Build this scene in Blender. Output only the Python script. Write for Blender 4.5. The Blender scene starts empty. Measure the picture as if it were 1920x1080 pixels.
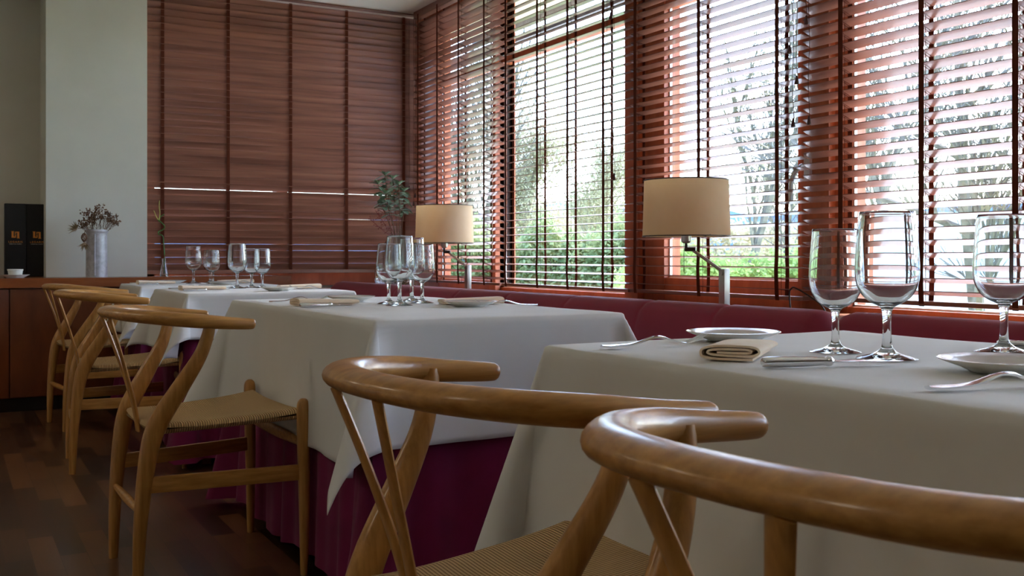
import bpy, bmesh, math, random
from mathutils import Vector, Matrix, noise
SC = bpy.context.scene
COL = SC.collection
PI = math.pi
# ---------------------------------------------------------------- camera, world, sun, exposure
cam_d = bpy.data.cameras.new('camera')
cam = bpy.data.objects.new('camera', cam_d)
COL.objects.link(cam)
SC.camera = cam
cam.location = (0, 0, 0.90)
YAW = math.radians(29.04)
cam.rotation_euler = (PI / 2, 0, -YAW)
cam_d.sensor_width = 36
cam_d.lens = 35.8
cam_d.shift_y = -57 / 1920
cam_d.clip_start = 0.02
cam_d.clip_end = 2000
cam_d.dof.use_dof = True
cam_d.dof.focus_distance = 2.3
cam_d.dof.aperture_fstop = 16

w = bpy.data.worlds.new('world')
SC.world = w
w.use_nodes = True
wn = w.node_tree.nodes
wl = w.node_tree.links
wn.clear()
sky = wn.new('ShaderNodeTexSky')
sky.sky_type = 'NISHITA'
sky.sun_disc = False
sky.sun_elevation = math.radians(42)
sky.sun_rotation = math.radians(75)
sky.altitude = 300
sky.air_density = 1.0
sky.dust_density = 3.0
bgn = wn.new('ShaderNodeBackground')
bgn.inputs['Strength'].default_value = 1.5
wo = wn.new('ShaderNodeOutputWorld')
tint = wn.new('ShaderNodeMix')
tint.data_type = 'RGBA'
tint.blend_type = 'MULTIPLY'
tint.inputs[0].default_value = 1
tint.inputs[7].default_value = (0.85, 0.94, 1.12, 1)
wl.new(sky.outputs[0], tint.inputs[6])
wl.new(tint.outputs[2], bgn.inputs['Color'])
wl.new(bgn.outputs[0], wo.inputs['Surface'])

sun_d = bpy.data.lights.new('sun', 'SUN')
sun_d.energy = 4.5
sun_d.angle = math.radians(0.6)
sun_d.color = (1.0, 0.95, 0.86)
sun = bpy.data.objects.new('sun', sun_d)
COL.objects.link(sun)
sv = Vector((0.80, 0.12, 0.86)).normalized()      # towards the sun
sun.rotation_euler = sv.to_track_quat('Z', 'Y').to_euler()
SC.view_settings.view_transform = 'Standard'
SC.view_settings.look = 'None'
SC.view_settings.gamma = 1
SC.view_settings.use_curve_mapping = False
SC.view_settings.exposure = 0.78
for (lx, ly) in ((-1.6, 0.4), (-1.6, 3.2), (-1.6, 5.6)):      # unseen warm fill lights, added under the ceiling to lift the room side
    ld = bpy.data.lights.new('ceiling_fill', 'AREA')
    ld.shape = 'DISK'
    ld.size = 0.5
    ld.energy = 4.5
    ld.color = (1.0, 0.84, 0.66)
    lo = bpy.data.objects.new('ceiling_fill', ld)
    COL.objects.link(lo)
    lo.location = (lx, ly, 2.68)
SC.cycles.max_bounces = 14
SC.cycles.transmission_bounces = 12
SC.cycles.transparent_max_bounces = 24
SC.cycles.diffuse_bounces = 5
SC.cycles.sample_clamp_indirect = 6

# ---------------------------------------------------------------- materials
def lin(c):
    return tuple(((v / 255) / 12.92 if v / 255 <= 0.04045 else ((v / 255 + 0.055) / 1.055) ** 2.4) for v in c) + (1,)

def mat(name, rgb, rough=0.5, spec=0.5, metal=0, sheen=0, coat=0):
    m = bpy.data.materials.new(name)
    m.use_nodes = True
    b = m.node_tree.nodes['Principled BSDF']
    b.inputs['Base Color'].default_value = lin(rgb)
    b.inputs['Roughness'].default_value = rough
    b.inputs['Specular IOR Level'].default_value = spec
    b.inputs['Metallic'].default_value = metal
    if sheen:
        b.inputs['Sheen Weight'].default_value = sheen
    if coat:
        b.inputs['Coat Weight'].default_value = coat
        b.inputs['Coat Roughness'].default_value = 0.12
    return m

def nd(m, t, **kw):
    n = m.node_tree.nodes.new(t)
    for k, v in kw.items():
        if k in n.inputs:
            n.inputs[k].default_value = v
        else:
            setattr(n, k, v)
    return n

def lk(m, a, b):
    m.node_tree.links.new(a, b)

def bsdf(m):
    return m.node_tree.nodes['Principled BSDF']

def varied(m, c1, c2, scale=(1, 1, 1), ns=4.0, detail=5, coord='Object', bump=0.0, bscale=None, pos=(0.3, 0.7)):
    """noise-mixed base colour (and bump)"""
    tc = nd(m, 'ShaderNodeTexCoord')
    mp = nd(m, 'ShaderNodeMapping')
    mp.inputs['Scale'].default_value = scale
    lk(m, tc.outputs[coord], mp.inputs['Vector'])
    no = nd(m, 'ShaderNodeTexNoise', Scale=ns, Detail=detail, Roughness=0.6)
    lk(m, mp.outputs[0], no.inputs['Vector'])
    cr = nd(m, 'ShaderNodeValToRGB')
    cr.color_ramp.elements[0].position = pos[0]
    cr.color_ramp.elements[0].color = lin(c1)
    cr.color_ramp.elements[1].position = pos[1]
    cr.color_ramp.elements[1].color = lin(c2)
    lk(m, no.outputs['Fac'], cr.inputs['Fac'])
    lk(m, cr.outputs[0], bsdf(m).inputs['Base Color'])
    if bump:
        bp = nd(m, 'ShaderNodeBump', Strength=bump, Distance=0.002)
        if bscale:
            n2 = nd(m, 'ShaderNodeTexNoise', Scale=bscale, Detail=3)
            lk(m, tc.outputs[coord], n2.inputs['Vector'])
            lk(m, n2.outputs['Fac'], bp.inputs['Height'])
        else:
            lk(m, no.outputs['Fac'], bp.inputs['Height'])
        lk(m, bp.outputs[0], bsdf(m).inputs['Normal'])
    return cr

M = {}
M['plaster'] = mat('plaster', (196, 192, 176), 0.85, 0.2)
varied(M['plaster'], (206, 204, 192), (216, 214, 203), ns=1.6, bump=0.15, bscale=60)
M['ceiling'] = mat('ceiling_paint', (226, 224, 208), 0.9, 0.2)
varied(M['ceiling'], (240, 238, 224), (245, 243, 230), ns=1.2)
M['oak'] = mat('oiled_oak', (176, 118, 62), 0.36, 0.5, coat=0.25)
varied(M['oak'], (160, 108, 48), (206, 150, 80), scale=(1.6, 14, 26), ns=3.5, detail=7, bump=0.08)
M['oakv'] = mat('oiled_oak_upright', (176, 118, 62), 0.36, 0.5, coat=0.25)
varied(M['oakv'], (160, 108, 48), (206, 150, 80), scale=(22, 22, 1.6), ns=3.5, detail=7, bump=0.08)
M['cord'] = mat('paper_cord', (186, 150, 104), 0.85, 0.2)
M['cabinet'] = mat('cabinet_cherry', (112, 56, 30), 0.34, 0.5, coat=0.15)
varied(M['cabinet'], (88, 40, 20), (132, 70, 36), scale=(1.2, 1.2, 0.35), ns=5, detail=6)
M['cab_top'] = mat('cabinet_top_cherry', (150, 82, 42), 0.25, 0.5, coat=0.3)
varied(M['cab_top'], (128, 64, 32), (164, 92, 48), scale=(0.5, 3, 3), ns=5, detail=6)
M['slat'] = mat('slat_wood', (122, 58, 36), 0.38, 0.5, coat=0.4)
M['tape'] = mat('ladder_tape', (88, 44, 30), 0.9, 0.1)
M['cordstring'] = mat('blind_cord', (96, 56, 42), 0.9, 0.1)
M['tassel'] = mat('tassel_wood', (74, 34, 26), 0.5)
M['frame'] = mat('window_frame_wood', (172, 84, 48), 0.42, 0.4)
varied(M['frame'], (138, 70, 38), (178, 98, 58), scale=(3, 3, 0.6), ns=4, detail=6)
M['greyframe'] = mat('grey_painted_metal', (112, 108, 112), 0.5)
M['metalframe'] = mat('pane_bead', (200, 200, 196), 0.4, 0.5, metal=0.5)
M['ledge'] = mat('ledge_wood', (150, 92, 62), 0.4)
M['cloth'] = mat('white_linen', (226, 220, 210), 0.8, 0.25, sheen=0.15)
varied(M['cloth'], (222, 220, 216), (230, 228, 225), ns=3, bump=0.06, bscale=420)
M['napkin'] = mat('napkin_linen', (238, 216, 190), 0.85, 0.2, sheen=0.2)
varied(M['napkin'], (246, 220, 188), (250, 230, 206), ns=20, bump=0.1, bscale=700)
M['skirt'] = mat('magenta_cloth', (116, 24, 66), 0.8, 0.2, sheen=0.1)
varied(M['skirt'], (110, 22, 62), (126, 28, 74), ns=6, bump=0.08, bscale=300)
M['bench'] = mat('bench_fabric', (124, 18, 46), 0.62, 0.3, sheen=0.15)
varied(M['bench'], (128, 18, 46), (142, 23, 54), ns=5, bump=0.1, bscale=500)
M['steel'] = mat('cutlery_steel', (232, 234, 238), 0.12, 0.5, metal=1)
M['china'] = mat('white_china', (236, 234, 226), 0.1, 0.6, coat=0.4)
M['nickel'] = mat('brushed_nickel', (178, 176, 170), 0.32, 0.5, metal=1)
M['darkmetal'] = mat('dark_metal', (60, 56, 54), 0.4, 0.5, metal=0.8)
M['black'] = mat('black_card', (17, 18, 22), 0.55, 0.4)
M['gold'] = mat('gold_print', (232, 150, 62), 0.4, 0.5)
M['pale'] = mat('pale_print', (196, 186, 176), 0.5, 0.5)
M['glaze'] = mat('grey_glaze', (150, 148, 150), 0.28, 0.6, coat=0.3)
varied(M['glaze'], (158, 154, 156), (196, 194, 200), ns=40, detail=6, bump=0.7, bscale=55)
M['dried'] = mat('dried_brown', (92, 70, 56), 0.9, 0.2)
varied(M['dried'], (84, 58, 46), (138, 108, 84), ns=40)
M['driedpale'] = mat('dried_straw', (158, 138, 108), 0.9, 0.2)
varied(M['driedpale'], (130, 108, 82), (182, 164, 134), ns=30)
M['stemgreen'] = mat('bamboo_green', (70, 120, 48), 0.45)
M['stemyellow'] = mat('bamboo_yellow', (176, 170, 84), 0.5)
M['sage'] = mat('sage_leaf', (96, 128, 90), 0.75, 0.2, sheen=0.3)
varied(M['sage'], (72, 104, 70), (128, 156, 116), ns=9)
M['youngleaf'] = mat('young_leaf', (126, 164, 64), 0.6)
M['redtwig'] = mat('red_twig', (112, 34, 30), 0.7)
M['bark'] = mat('bark', (118, 106, 92), 0.95, 0.1)
varied(M['bark'], (88, 84, 76), (140, 132, 118), ns=6, detail=8)
M['greybark'] = mat('pale_bark', (150, 142, 126), 0.95, 0.1)
varied(M['greybark'], (128, 122, 108), (176, 168, 150), ns=6, detail=8)
M['grass'] = mat('lawn', (104, 122, 66), 0.95, 0.1)
varied(M['grass'], (110, 128, 76), (168, 172, 128), ns=0.9, detail=8)
M['render'] = mat('white_render', (238, 234, 226), 0.9, 0.1)
M['soffit'] = mat('soffit_paint', (206, 196, 166), 0.9, 0.1)
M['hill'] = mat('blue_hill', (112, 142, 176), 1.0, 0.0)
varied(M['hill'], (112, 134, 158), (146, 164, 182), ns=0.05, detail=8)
M['floorbase'] = None

def leafmat(name, c1, c2, tr=0.35):
    m = mat(name, c1, 0.7, 0.2)
    varied(m, c1, c2, ns=2.2, detail=3, coord='Object', pos=(0.35, 0.65))
    cr = [n for n in m.node_tree.nodes if n.type == 'VALTORGB'][0]
    t = nd(m, 'ShaderNodeBsdfTranslucent')
    lk(m, cr.outputs[0], t.inputs['Color'])
    mx = nd(m, 'ShaderNodeMixShader', Fac=tr)
    out = [n for n in m.node_tree.nodes if n.type == 'OUTPUT_MATERIAL'][0]
    lk(m, bsdf(m).outputs[0], mx.inputs[1])
    lk(m, t.outputs[0], mx.inputs[2])
    lk(m, mx.outputs[0], out.inputs['Surface'])
    return m
M['hedge'] = leafmat('hedge_leaf', (130, 160, 78), (206, 218, 140))
M['bush'] = leafmat('bush_leaf', (98, 114, 62), (176, 182, 124))
M['paleleaf'] = leafmat('spring_leaf', (166, 160, 118), (206, 200, 170))
M['catkin'] = leafmat('catkin_leaf', (150, 140, 104), (200, 188, 150))

# slat wood: grain along each slat, each row its own tone
def slatwood(m):
    tc = nd(m, 'ShaderNodeTexCoord')
    mp = nd(m, 'ShaderNodeMapping')
    mp.inputs['Scale'].default_value = (0.9, 9, 22.5)
    lk(m, tc.outputs['Object'], mp.inputs['Vector'])
    no = nd(m, 'ShaderNodeTexNoise', Scale=1.0, Detail=4, Roughness=0.6)
    lk(m, mp.outputs[0], no.inputs['Vector'])
    cr = nd(m, 'ShaderNodeValToRGB')
    cr.color_ramp.elements[0].position = 0.3
    cr.color_ramp.elements[0].color = lin((104, 64, 50))
    cr.color_ramp.elements[1].position = 0.75
    cr.color_ramp.elements[1].color = lin((164, 112, 90))
    lk(m, no.outputs['Fac'], cr.inputs['Fac'])
    lk(m, cr.outputs[0], bsdf(m).inputs['Base Color'])
slatwood(M['slat'])

# paper cord weave: cords run square to the nearest rail
def cordmat(m):
    tc = nd(m, 'ShaderNodeTexCoord')
    sp = nd(m, 'ShaderNodeSeparateXYZ')
    lk(m, tc.outputs['Object'], sp.inputs[0])
    ax = nd(m, 'ShaderNodeMath', operation='ABSOLUTE')
    lk(m, sp.outputs['X'], ax.inputs[0])
    ay = nd(m, 'ShaderNodeMath', operation='ABSOLUTE')
    lk(m, sp.outputs['Y'], ay.inputs[0])
    gy = nd(m, 'ShaderNodeMath', operation='MULTIPLY')
    lk(m, ay.outputs[0], gy.inputs[0])
    gy.inputs[1].default_value = 0.88
    cmp = nd(m, 'ShaderNodeMath', operation='GREATER_THAN')
    lk(m, ax.outputs[0], cmp.inputs[0])
    lk(m, gy.outputs[0], cmp.inputs[1])
    def stripes(axis):
        mu = nd(m, 'ShaderNodeMath', operation='MULTIPLY')
        lk(m, sp.outputs[axis], mu.inputs[0])
        mu.inputs[1].default_value = 2 * PI / 0.0062
        s = nd(m, 'ShaderNodeMath', operation='SINE')
        lk(m, mu.outputs[0], s.inputs[0])
        return s
    sx, sy = stripes('X'), stripes('Y')
    mx = nd(m, 'ShaderNodeMix', data_type='FLOAT')
    lk(m, cmp.outputs[0], mx.inputs[0])
    lk(m, sx.outputs[0], mx.inputs[2])
    lk(m, sy.outputs[0], mx.inputs[3])
    cr = nd(m, 'ShaderNodeValToRGB')
    cr.color_ramp.elements[0].position = 0.0
    cr.color_ramp.elements[0].color = lin((138, 106, 70))
    cr.color_ramp.elements[1].position = 0.55
    cr.color_ramp.elements[1].color = lin((222, 188, 140))
    mr = nd(m, 'ShaderNodeMapRange')
    mr.inputs['From Min'].default_value = -1
    mr.inputs['From Max'].default_value = 1
    lk(m, mx.outputs[0], mr.inputs['Value'])
    lk(m, mr.outputs[0], cr.inputs['Fac'])
    lk(m, cr.outputs[0], bsdf(m).inputs['Base Color'])
    bp = nd(m, 'ShaderNodeBump', Strength=0.9, Distance=0.0022)
    lk(m, mr.outputs[0], bp.inputs['Height'])
    lk(m, bp.outputs[0], bsdf(m).inputs['Normal'])
cordmat(M['cord'])

# parquet: staggered boards running along Y
def floormat():
    m = mat('floor_parquet', (80, 40, 20), 0.30, 0.5, coat=0.1)
    tc = nd(m, 'ShaderNodeTexCoord')
    mp = nd(m, 'ShaderNodeMapping')
    mp.inputs['Rotation'].default_value = (0, 0, PI / 2)
    lk(m, tc.outputs['Object'], mp.inputs['Vector'])
    br = nd(m, 'ShaderNodeTexBrick')
    br.offset = 0.37
    br.offset_frequency = 2
    br.inputs['Color1'].default_value = (0, 0, 0, 1)
    br.inputs['Color2'].default_value = (1, 1, 1, 1)
    br.inputs['Mortar'].default_value = (0.35, 0.35, 0.35, 1)
    br.inputs['Scale'].default_value = 1
    br.inputs['Mortar Size'].default_value = 0.0008
    br.inputs['Brick Width'].default_value = 0.40
    br.inputs['Row Height'].default_value = 0.075
    br.inputs['Bias'].default_value = 0
    lk(m, mp.outputs[0], br.inputs['Vector'])
    n1 = nd(m, 'ShaderNodeMapping')
    n1.inputs['Scale'].default_value = (26, 2.2, 1)
    lk(m, tc.outputs['Object'], n1.inputs['Vector'])
    no = nd(m, 'ShaderNodeTexNoise', Scale=1.0, Detail=6, Roughness=0.65)
    lk(m, n1.outputs[0], no.inputs['Vector'])
    ad = nd(m, 'ShaderNodeMix', data_type='RGBA')
    ad.inputs[0].default_value = 0.22
    lk(m, br.outputs['Color'], ad.inputs[6])
    lk(m, no.outputs['Fac'], ad.inputs[7])
    cr = nd(m, 'ShaderNodeValToRGB')
    e = cr.color_ramp.elements
    e[0].position = 0.05
    e[0].color = lin((48, 32, 22))
    e[1].position = 0.95
    e[1].color = lin((128, 86, 54))
    k = e.new(0.5)
    k.color = lin((76, 49, 32))
    lk(m, ad.outputs[2], cr.inputs['Fac'])
    lk(m, cr.outputs[0], bsdf(m).inputs['Base Color'])
    return m
M['floor'] = floormat()

def glassmat():
    m = bpy.data.materials.new('clear_glass')
    m.use_nodes = True
    n = m.node_tree
    n.nodes.remove(bsdf(m))
    g = nd(m, 'ShaderNodeBsdfGlass')
    g.inputs['IOR'].default_value = 1.5
    g.inputs['Roughness'].default_value = 0
    g.inputs['Color'].default_value = (0.97, 0.985, 0.985, 1)
    lk(m, g.outputs[0], n.nodes['Material Output'].inputs['Surface'])
    return m
M['glass'] = glassmat()

def panemat():
    m = bpy.data.materials.new('window_glass')
    m.use_nodes = True
    n = m.node_tree
    n.nodes.remove(bsdf(m))
    t = nd(m, 'ShaderNodeBsdfTransparent')
    t.inputs['Color'].default_value = (0.93, 0.96, 0.96, 1)
    g = nd(m, 'ShaderNodeBsdfGlossy')
    g.inputs['Roughness'].default_value = 0.0
    f = nd(m, 'ShaderNodeLayerWeight', Blend=0.5)
    pw = nd(m, 'ShaderNodeMath', operation='POWER')
    lk(m, f.outputs['Facing'], pw.inputs[0])
    pw.inputs[1].default_value = 5
    ma = nd(m, 'ShaderNodeMath', operation='MULTIPLY_ADD')
    lk(m, pw.outputs[0], ma.inputs[0])
    ma.inputs[1].default_value = 0.8
    ma.inputs[2].default_value = 0.03
    mx = nd(m, 'ShaderNodeMixShader')
    lk(m, ma.outputs[0], mx.inputs[0])
    lk(m, t.outputs[0], mx.inputs[1])
    lk(m, g.outputs[0], mx.inputs[2])
    lk(m, mx.outputs[0], n.nodes['Material Output'].inputs['Surface'])
    return m
M['pane'] = panemat()

def shademat():
    m = mat('shade_parchment', (240, 220, 186), 0.75, 0.2)
    cr = varied(m, (236, 214, 176), (244, 226, 196), ns=5, detail=4)
    t = nd(m, 'ShaderNodeBsdfTranslucent')
    lk(m, cr.outputs[0], t.inputs['Color'])
    mx = nd(m, 'ShaderNodeMixShader', Fac=0.5)
    lk(m, bsdf(m).outputs[0], mx.inputs[1])
    lk(m, t.outputs[0], mx.inputs[2])
    lk(m, mx.outputs[0], m.node_tree.nodes['Material Output'].inputs['Surface'])
    return m
M['shade'] = shademat()

# ---------------------------------------------------------------- mesh helpers
class MB:
    def __init__(s):
        s.v, s.f = [], []
    def add(s, vs, fs):
        o = len(s.v)
        s.v += [tuple(v) for v in vs]
        s.f += [tuple(i + o for i in f) for f in fs]
        return s
    def box(s, x0, x1, y0, y1, z0, z1):
        return s.add([(x, y, z) for x in (x0, x1) for y in (y0, y1) for z in (z0, z1)],
                     [(0, 1, 3, 2), (4, 6, 7, 5), (0, 4, 5, 1), (2, 3, 7, 6), (0, 2, 6, 4), (1, 5, 7, 3)])
    def obox(s, c, ax, ay, az):
        """oriented box: centre and three half-axis vectors"""
        c = Vector(c)
        vs = [c + ax * i + ay * j + az * k for i in (-1, 1) for j in (-1, 1) for k in (-1, 1)]
        return s.add(vs, [(0, 1, 3, 2), (4, 6, 7, 5), (0, 4, 5, 1), (2, 3, 7, 6), (0, 2, 6, 4), (1, 5, 7, 3)])
    def sweep(s, pts, radii, ref=(0, 0, 1), n=12, cap=True):
        """elliptical section along pts; radii[i] = (along ref, across) or a number"""
        pts = [Vector(p) for p in pts]
        ref = Vector(ref)
        rings = []
        last = None
        for i, p in enumerate(pts):
            t = (pts[min(i + 1, len(pts) - 1)] - pts[max(i - 1, 0)])
            if t.length < 1e-9:
                t = Vector((0, 0, 1))
            t.normalize()
            u = ref - t * ref.dot(t)
            if u.length < 1e-3:
                u = last if last else t.orthogonal()
            u.normalize()
            last = u
            v = t.cross(u)
            r = radii[i] if isinstance(radii, (list, tuple)) and len(radii) == len(pts) else radii
            ru, rv = r if isinstance(r, (tuple, list)) else (r, r)
            rings.append([p + u * (ru * math.cos(2 * PI * k / n)) + v * (rv * math.sin(2 * PI * k / n)) for k in range(n)])
        vs = [q for r in rings for q in r]
        fs = []
        for i in range(len(rings) - 1):
            for k in range(n):
                a, b = i * n + k, i * n + (k + 1) % n
                fs.append((a, b, b + n, a + n))
        if cap:
            fs.append(tuple(range(n - 1, -1, -1)))
            fs.append(tuple((len(rings) - 1) * n + k for k in range(n)))
        return s.add(vs, fs)
    def lathe(s, prof, c=(0, 0, 0), n=40, sx=1, sy=1):
        vs, fs = [], []
        for r, z in prof:
            for k in range(n):
                a = 2 * PI * k / n
                vs.append((c[0] + sx * r * math.cos(a), c[1] + sy * r * math.sin(a), c[2] + z))
        for i in range(len(prof) - 1):
            for k in range(n):
                a, b = i * n + k, i * n + (k + 1) % n
                fs.append((a, b, b + n, a + n))
        if prof[0][0] > 1e-6:
            fs.append(tuple(range(n - 1, -1, -1)))
        if prof[-1][0] > 1e-6:
            fs.append(tuple((len(prof) - 1) * n + k for k in range(n)))
        return s.add(vs, fs)
    def build(s, name, m, parent=None, smooth=True, bevel=0, merge=False, angle=40):
        me = bpy.data.meshes.new(name)
        me.from_pydata(s.v, [], s.f)
        if merge or bevel:
            bm = bmesh.new()
            bm.from_mesh(me)
            bmesh.ops.remove_doubles(bm, verts=bm.verts, dist=1e-5)
            if bevel:
                bmesh.ops.bevel(bm, geom=[e for e in bm.edges if len(e.link_faces) == 2 and e.calc_face_angle(0) > 0.5],
                                offset=bevel, segments=2, profile=0.6, affect='EDGES')
            bmesh.ops.recalc_face_normals(bm, faces=bm.faces)
            bm.to_mesh(me)
            bm.free()
        if smooth:
            me.shade_smooth()
            try:
                me.set_sharp_from_angle(angle=math.radians(angle))
            except Exception:
                pass
        if m:
            me.materials.append(m)
        o = bpy.data.objects.new(name, me)
        COL.objects.link(o)
        if parent:
            o.parent = parent
        return o

def cr_path(pts, sub=6):
    """Catmull-Rom through tuples of any length"""
    out = []
    n = len(pts)
    for i in range(n - 1):
        p0, p1, p2, p3 = pts[max(i - 1, 0)], pts[i], pts[i + 1], pts[min(i + 2, n - 1)]
        for k in range(sub):
            t = k / sub
            out.append(tuple(0.5 * ((2 * b) + (-a + c) * t + (2 * a - 5 * b + 4 * c - d) * t * t + (-a + 3 * b - 3 * c + d) * t ** 3)
                             for a, b, c, d in zip(p0, p1, p2, p3)))
    out.append(tuple(pts[-1]))
    return out

def swp(mb, pts5, ref=(0, 0, 1), sub=6, n=14):
    """pts5: (x,y,z,ru,rv)"""
    pp = cr_path(pts5, sub)
    return mb.sweep([p[:3] for p in pp], [(max(p[3], 1e-4), max(p[4], 1e-4)) for p in pp], ref, n)

def tag(o, label=None, cat=None, group=None, kind=None):
    if label: o['label'] = label
    if cat: o['category'] = cat
    if group: o['group'] = group
    if kind: o['kind'] = kind
    return o

def empty(name, loc=(0, 0, 0), rz=0):
    o = bpy.data.objects.new(name, None)
    o.empty_display_size = 0.1
    o.location = loc
    o.rotation_euler = (0, 0, rz)
    COL.objects.link(o)
    return o

KIDS = {}
def copy_tree(o, parent=None):
    c = o.copy()
    COL.objects.link(c)
    if parent:
        c.parent = parent
    for ch in [x for x in list(COL.objects) if x.parent == o]:
        copy_tree(ch, c)
    return c

def struct(o):
    o['kind'] = 'structure'
    return o

# ---------------------------------------------------------------- room shell
CEIL = 2.70
WX = 3.02       # plane of the window blinds
struct(MB().box(-4.0, 3.30, -4.5, 7.6, -0.08, 0).build('floor', M['floor'], smooth=False))
struct(MB().box(-4.0, 3.30, -4.5, 7.6, CEIL, CEIL + 0.12).build('ceiling', M['ceiling'], smooth=False))
b = MB()
b.box(-4.0, 0.90, 7.30, 7.50, 0, CEIL)                     # recessed stretch on the left
b.box(0.535, 1.13, 6.88, 7.50, 0, CEIL)                    # pier in front of it
b.box(1.13, 3.30, 7.20, 7.40, 0, 0.74)                     # below the far window
b.box(1.13, 3.30, 7.20, 7.40, 2.52, CEIL)
struct(b.build('wall_back', M['plaster'], smooth=False))
struct(MB().box(3.06, 3.26, -4.5, 7.6, 0, 0.66).build('wall_right', M['plaster'], smooth=False))
b = MB()
b.box(-4.1, -4.0, -4.5, 7.5, 0, CEIL)
struct(b.build('wall_left', M['plaster'], smooth=False))
struct(MB().box(-4.1, 3.3, -4.6, -4.5, 0, CEIL).build('wall_rear', M['plaster'], smooth=False))
# window ledge behind the bench
struct(MB().box(2.30, 3.10, -4.4, 7.18, 0.64, 0.68).build('trim_1', M['ledge'], smooth=False, bevel=0.004))

# ---------------------------------------------------------------- windows
FX0, FX1 = 3.12, 3.22
def window(n, y0, y1, fw_near, fw_far, rail, zt=2.60, transom=True, inner=True):
    b = MB()
    b.box(FX0, FX1, y0, y0 + fw_near, 0.66, CEIL)
    b.box(FX0, FX1, y1 - fw_far, y1, 0.66, CEIL)
    a0, a1 = y0 + fw_near, y1 - fw_far
    b.box(FX0 + .004, FX1 - .004, a0, a1, 0.66, 0.66 + rail)
    b.box(FX0 + .004, FX1 - .004, a0, a1, zt - 0.03, CEIL)
    if transom:
        b.box(FX0 + .008, FX1 - 0.02, a0, a1, 2.15, 2.19)
    r = struct(b.build('window_%d' % n, M['frame'], smooth=False))
    g0, g1 = y0 + fw_near, y1 - fw_far
    MB().box(3.165, 3.171, g0, g1, 0.66 + rail, 2.15 if transom else zt - 0.03).build('pane', M['pane'], r, smooth=False)
    if transom:
        MB().box(3.165, 3.171, g0, g1, 2.19, zt - 0.03).build('pane', M['pane'], r, smooth=False)
    bd = MB()
    t = 0.008
    z0 = 0.66 + rail
    for a, c in ((g0, g0 + t), (g1 - t, g1)):
        bd.box(3.150, 3.164, a, c, z0, 2.15)
    bd.box(3.150, 3.164, g0, g1, z0, z0 + t)
    bd.build('glazing_bead', M['metalframe'], r, smooth=False)
    return r
window(1, 5.80, 7.14, 0.03, 0.42, 0.09)
window(2, 4.36, 5.79, 0.00001, 0.01, 0.05)
wC = window(3, 2.98, 4.36, 0.17, 0.30, 0.14)
window(4, 1.52, 2.98, 0.05, 0.10, 0.045, transom=False)
window(5, 0.00, 1.52, 0.08, 0.08, 0.045, transom=False)
struct(MB().box(3.09, 3.24, -4.5, 0.0, 0.66, CEIL).build('trim_2', M['plaster'], smooth=False))
# post between the third and fourth windows, mullions between the others
struct(MB().box(3.085, 3.235, 2.945, 3.10, 0.66, CEIL).build('trim_3', M['frame'], smooth=False, bevel=0.004))
struct(MB().box(3.085, 3.235, 4.235, 4.35, 0.66, CEIL).build('trim_4', M['frame'], smooth=False, bevel=0.004))
struct(MB().box(3.085, 3.235, 5.78, 5.82, 0.66, CEIL).build('trim_5', M['frame'], smooth=False, bevel=0.004))
# lever handle on the post
hb = MB()
swp(hb, [(3.07, 3.05, 1.275, .008, .008), (3.045, 3.05, 1.275, .009, .009), (3.03, 3.055, 1.262, .009, .009), (3.03, 3.085, 1.24, .009, .009),
         (3.03, 3.10, 1.19, .009, .009), (3.03, 3.10, 1.13, .008, .008)], ref=(1, 0, 0), n=10)
hb.box(3.068, 3.084, 3.035, 3.065, 1.22, 1.33)
hh = hb.build('window_handle', M['metalframe'], wC)
# far window behind the closed blind
b = MB()
b.box(1.13, 1.22, 7.14, 7.24, 0.74, 2.52); b.box(3.02, 3.12, 7.14, 7.24, 0.74, 2.52)
b.box(1.13, 3.12, 7.14, 7.24, 0.70, 0.80); b.box(1.13, 3.12, 7.14, 7.24, 2.44, 2.54); b.box(2.05, 2.13, 7.14, 7.24, 0.8, 2.44)
r = struct(b.build('window_6', M['frame'], smooth=False))
MB().box(1.22, 3.02, 7.18, 7.186, 0.80, 2.44).build('pane', M['pane'], r, smooth=False)
# eave outside
struct(MB().box(3.26, 4.15, -4.5, 8.2, 2.85, 2.97).build('trim_6', M['soffit'], smooth=False))
struct(MB().box(4.15, 4.19, -4.5, 8.2, 2.80, 2.98).build('trim_7', M['greyframe'], smooth=False))
struct(MB().box(3.28, 3.32, 2.95, 7.3, 2.325, 2.36).build('trim_8', M['greyframe'], smooth=False))

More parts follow.
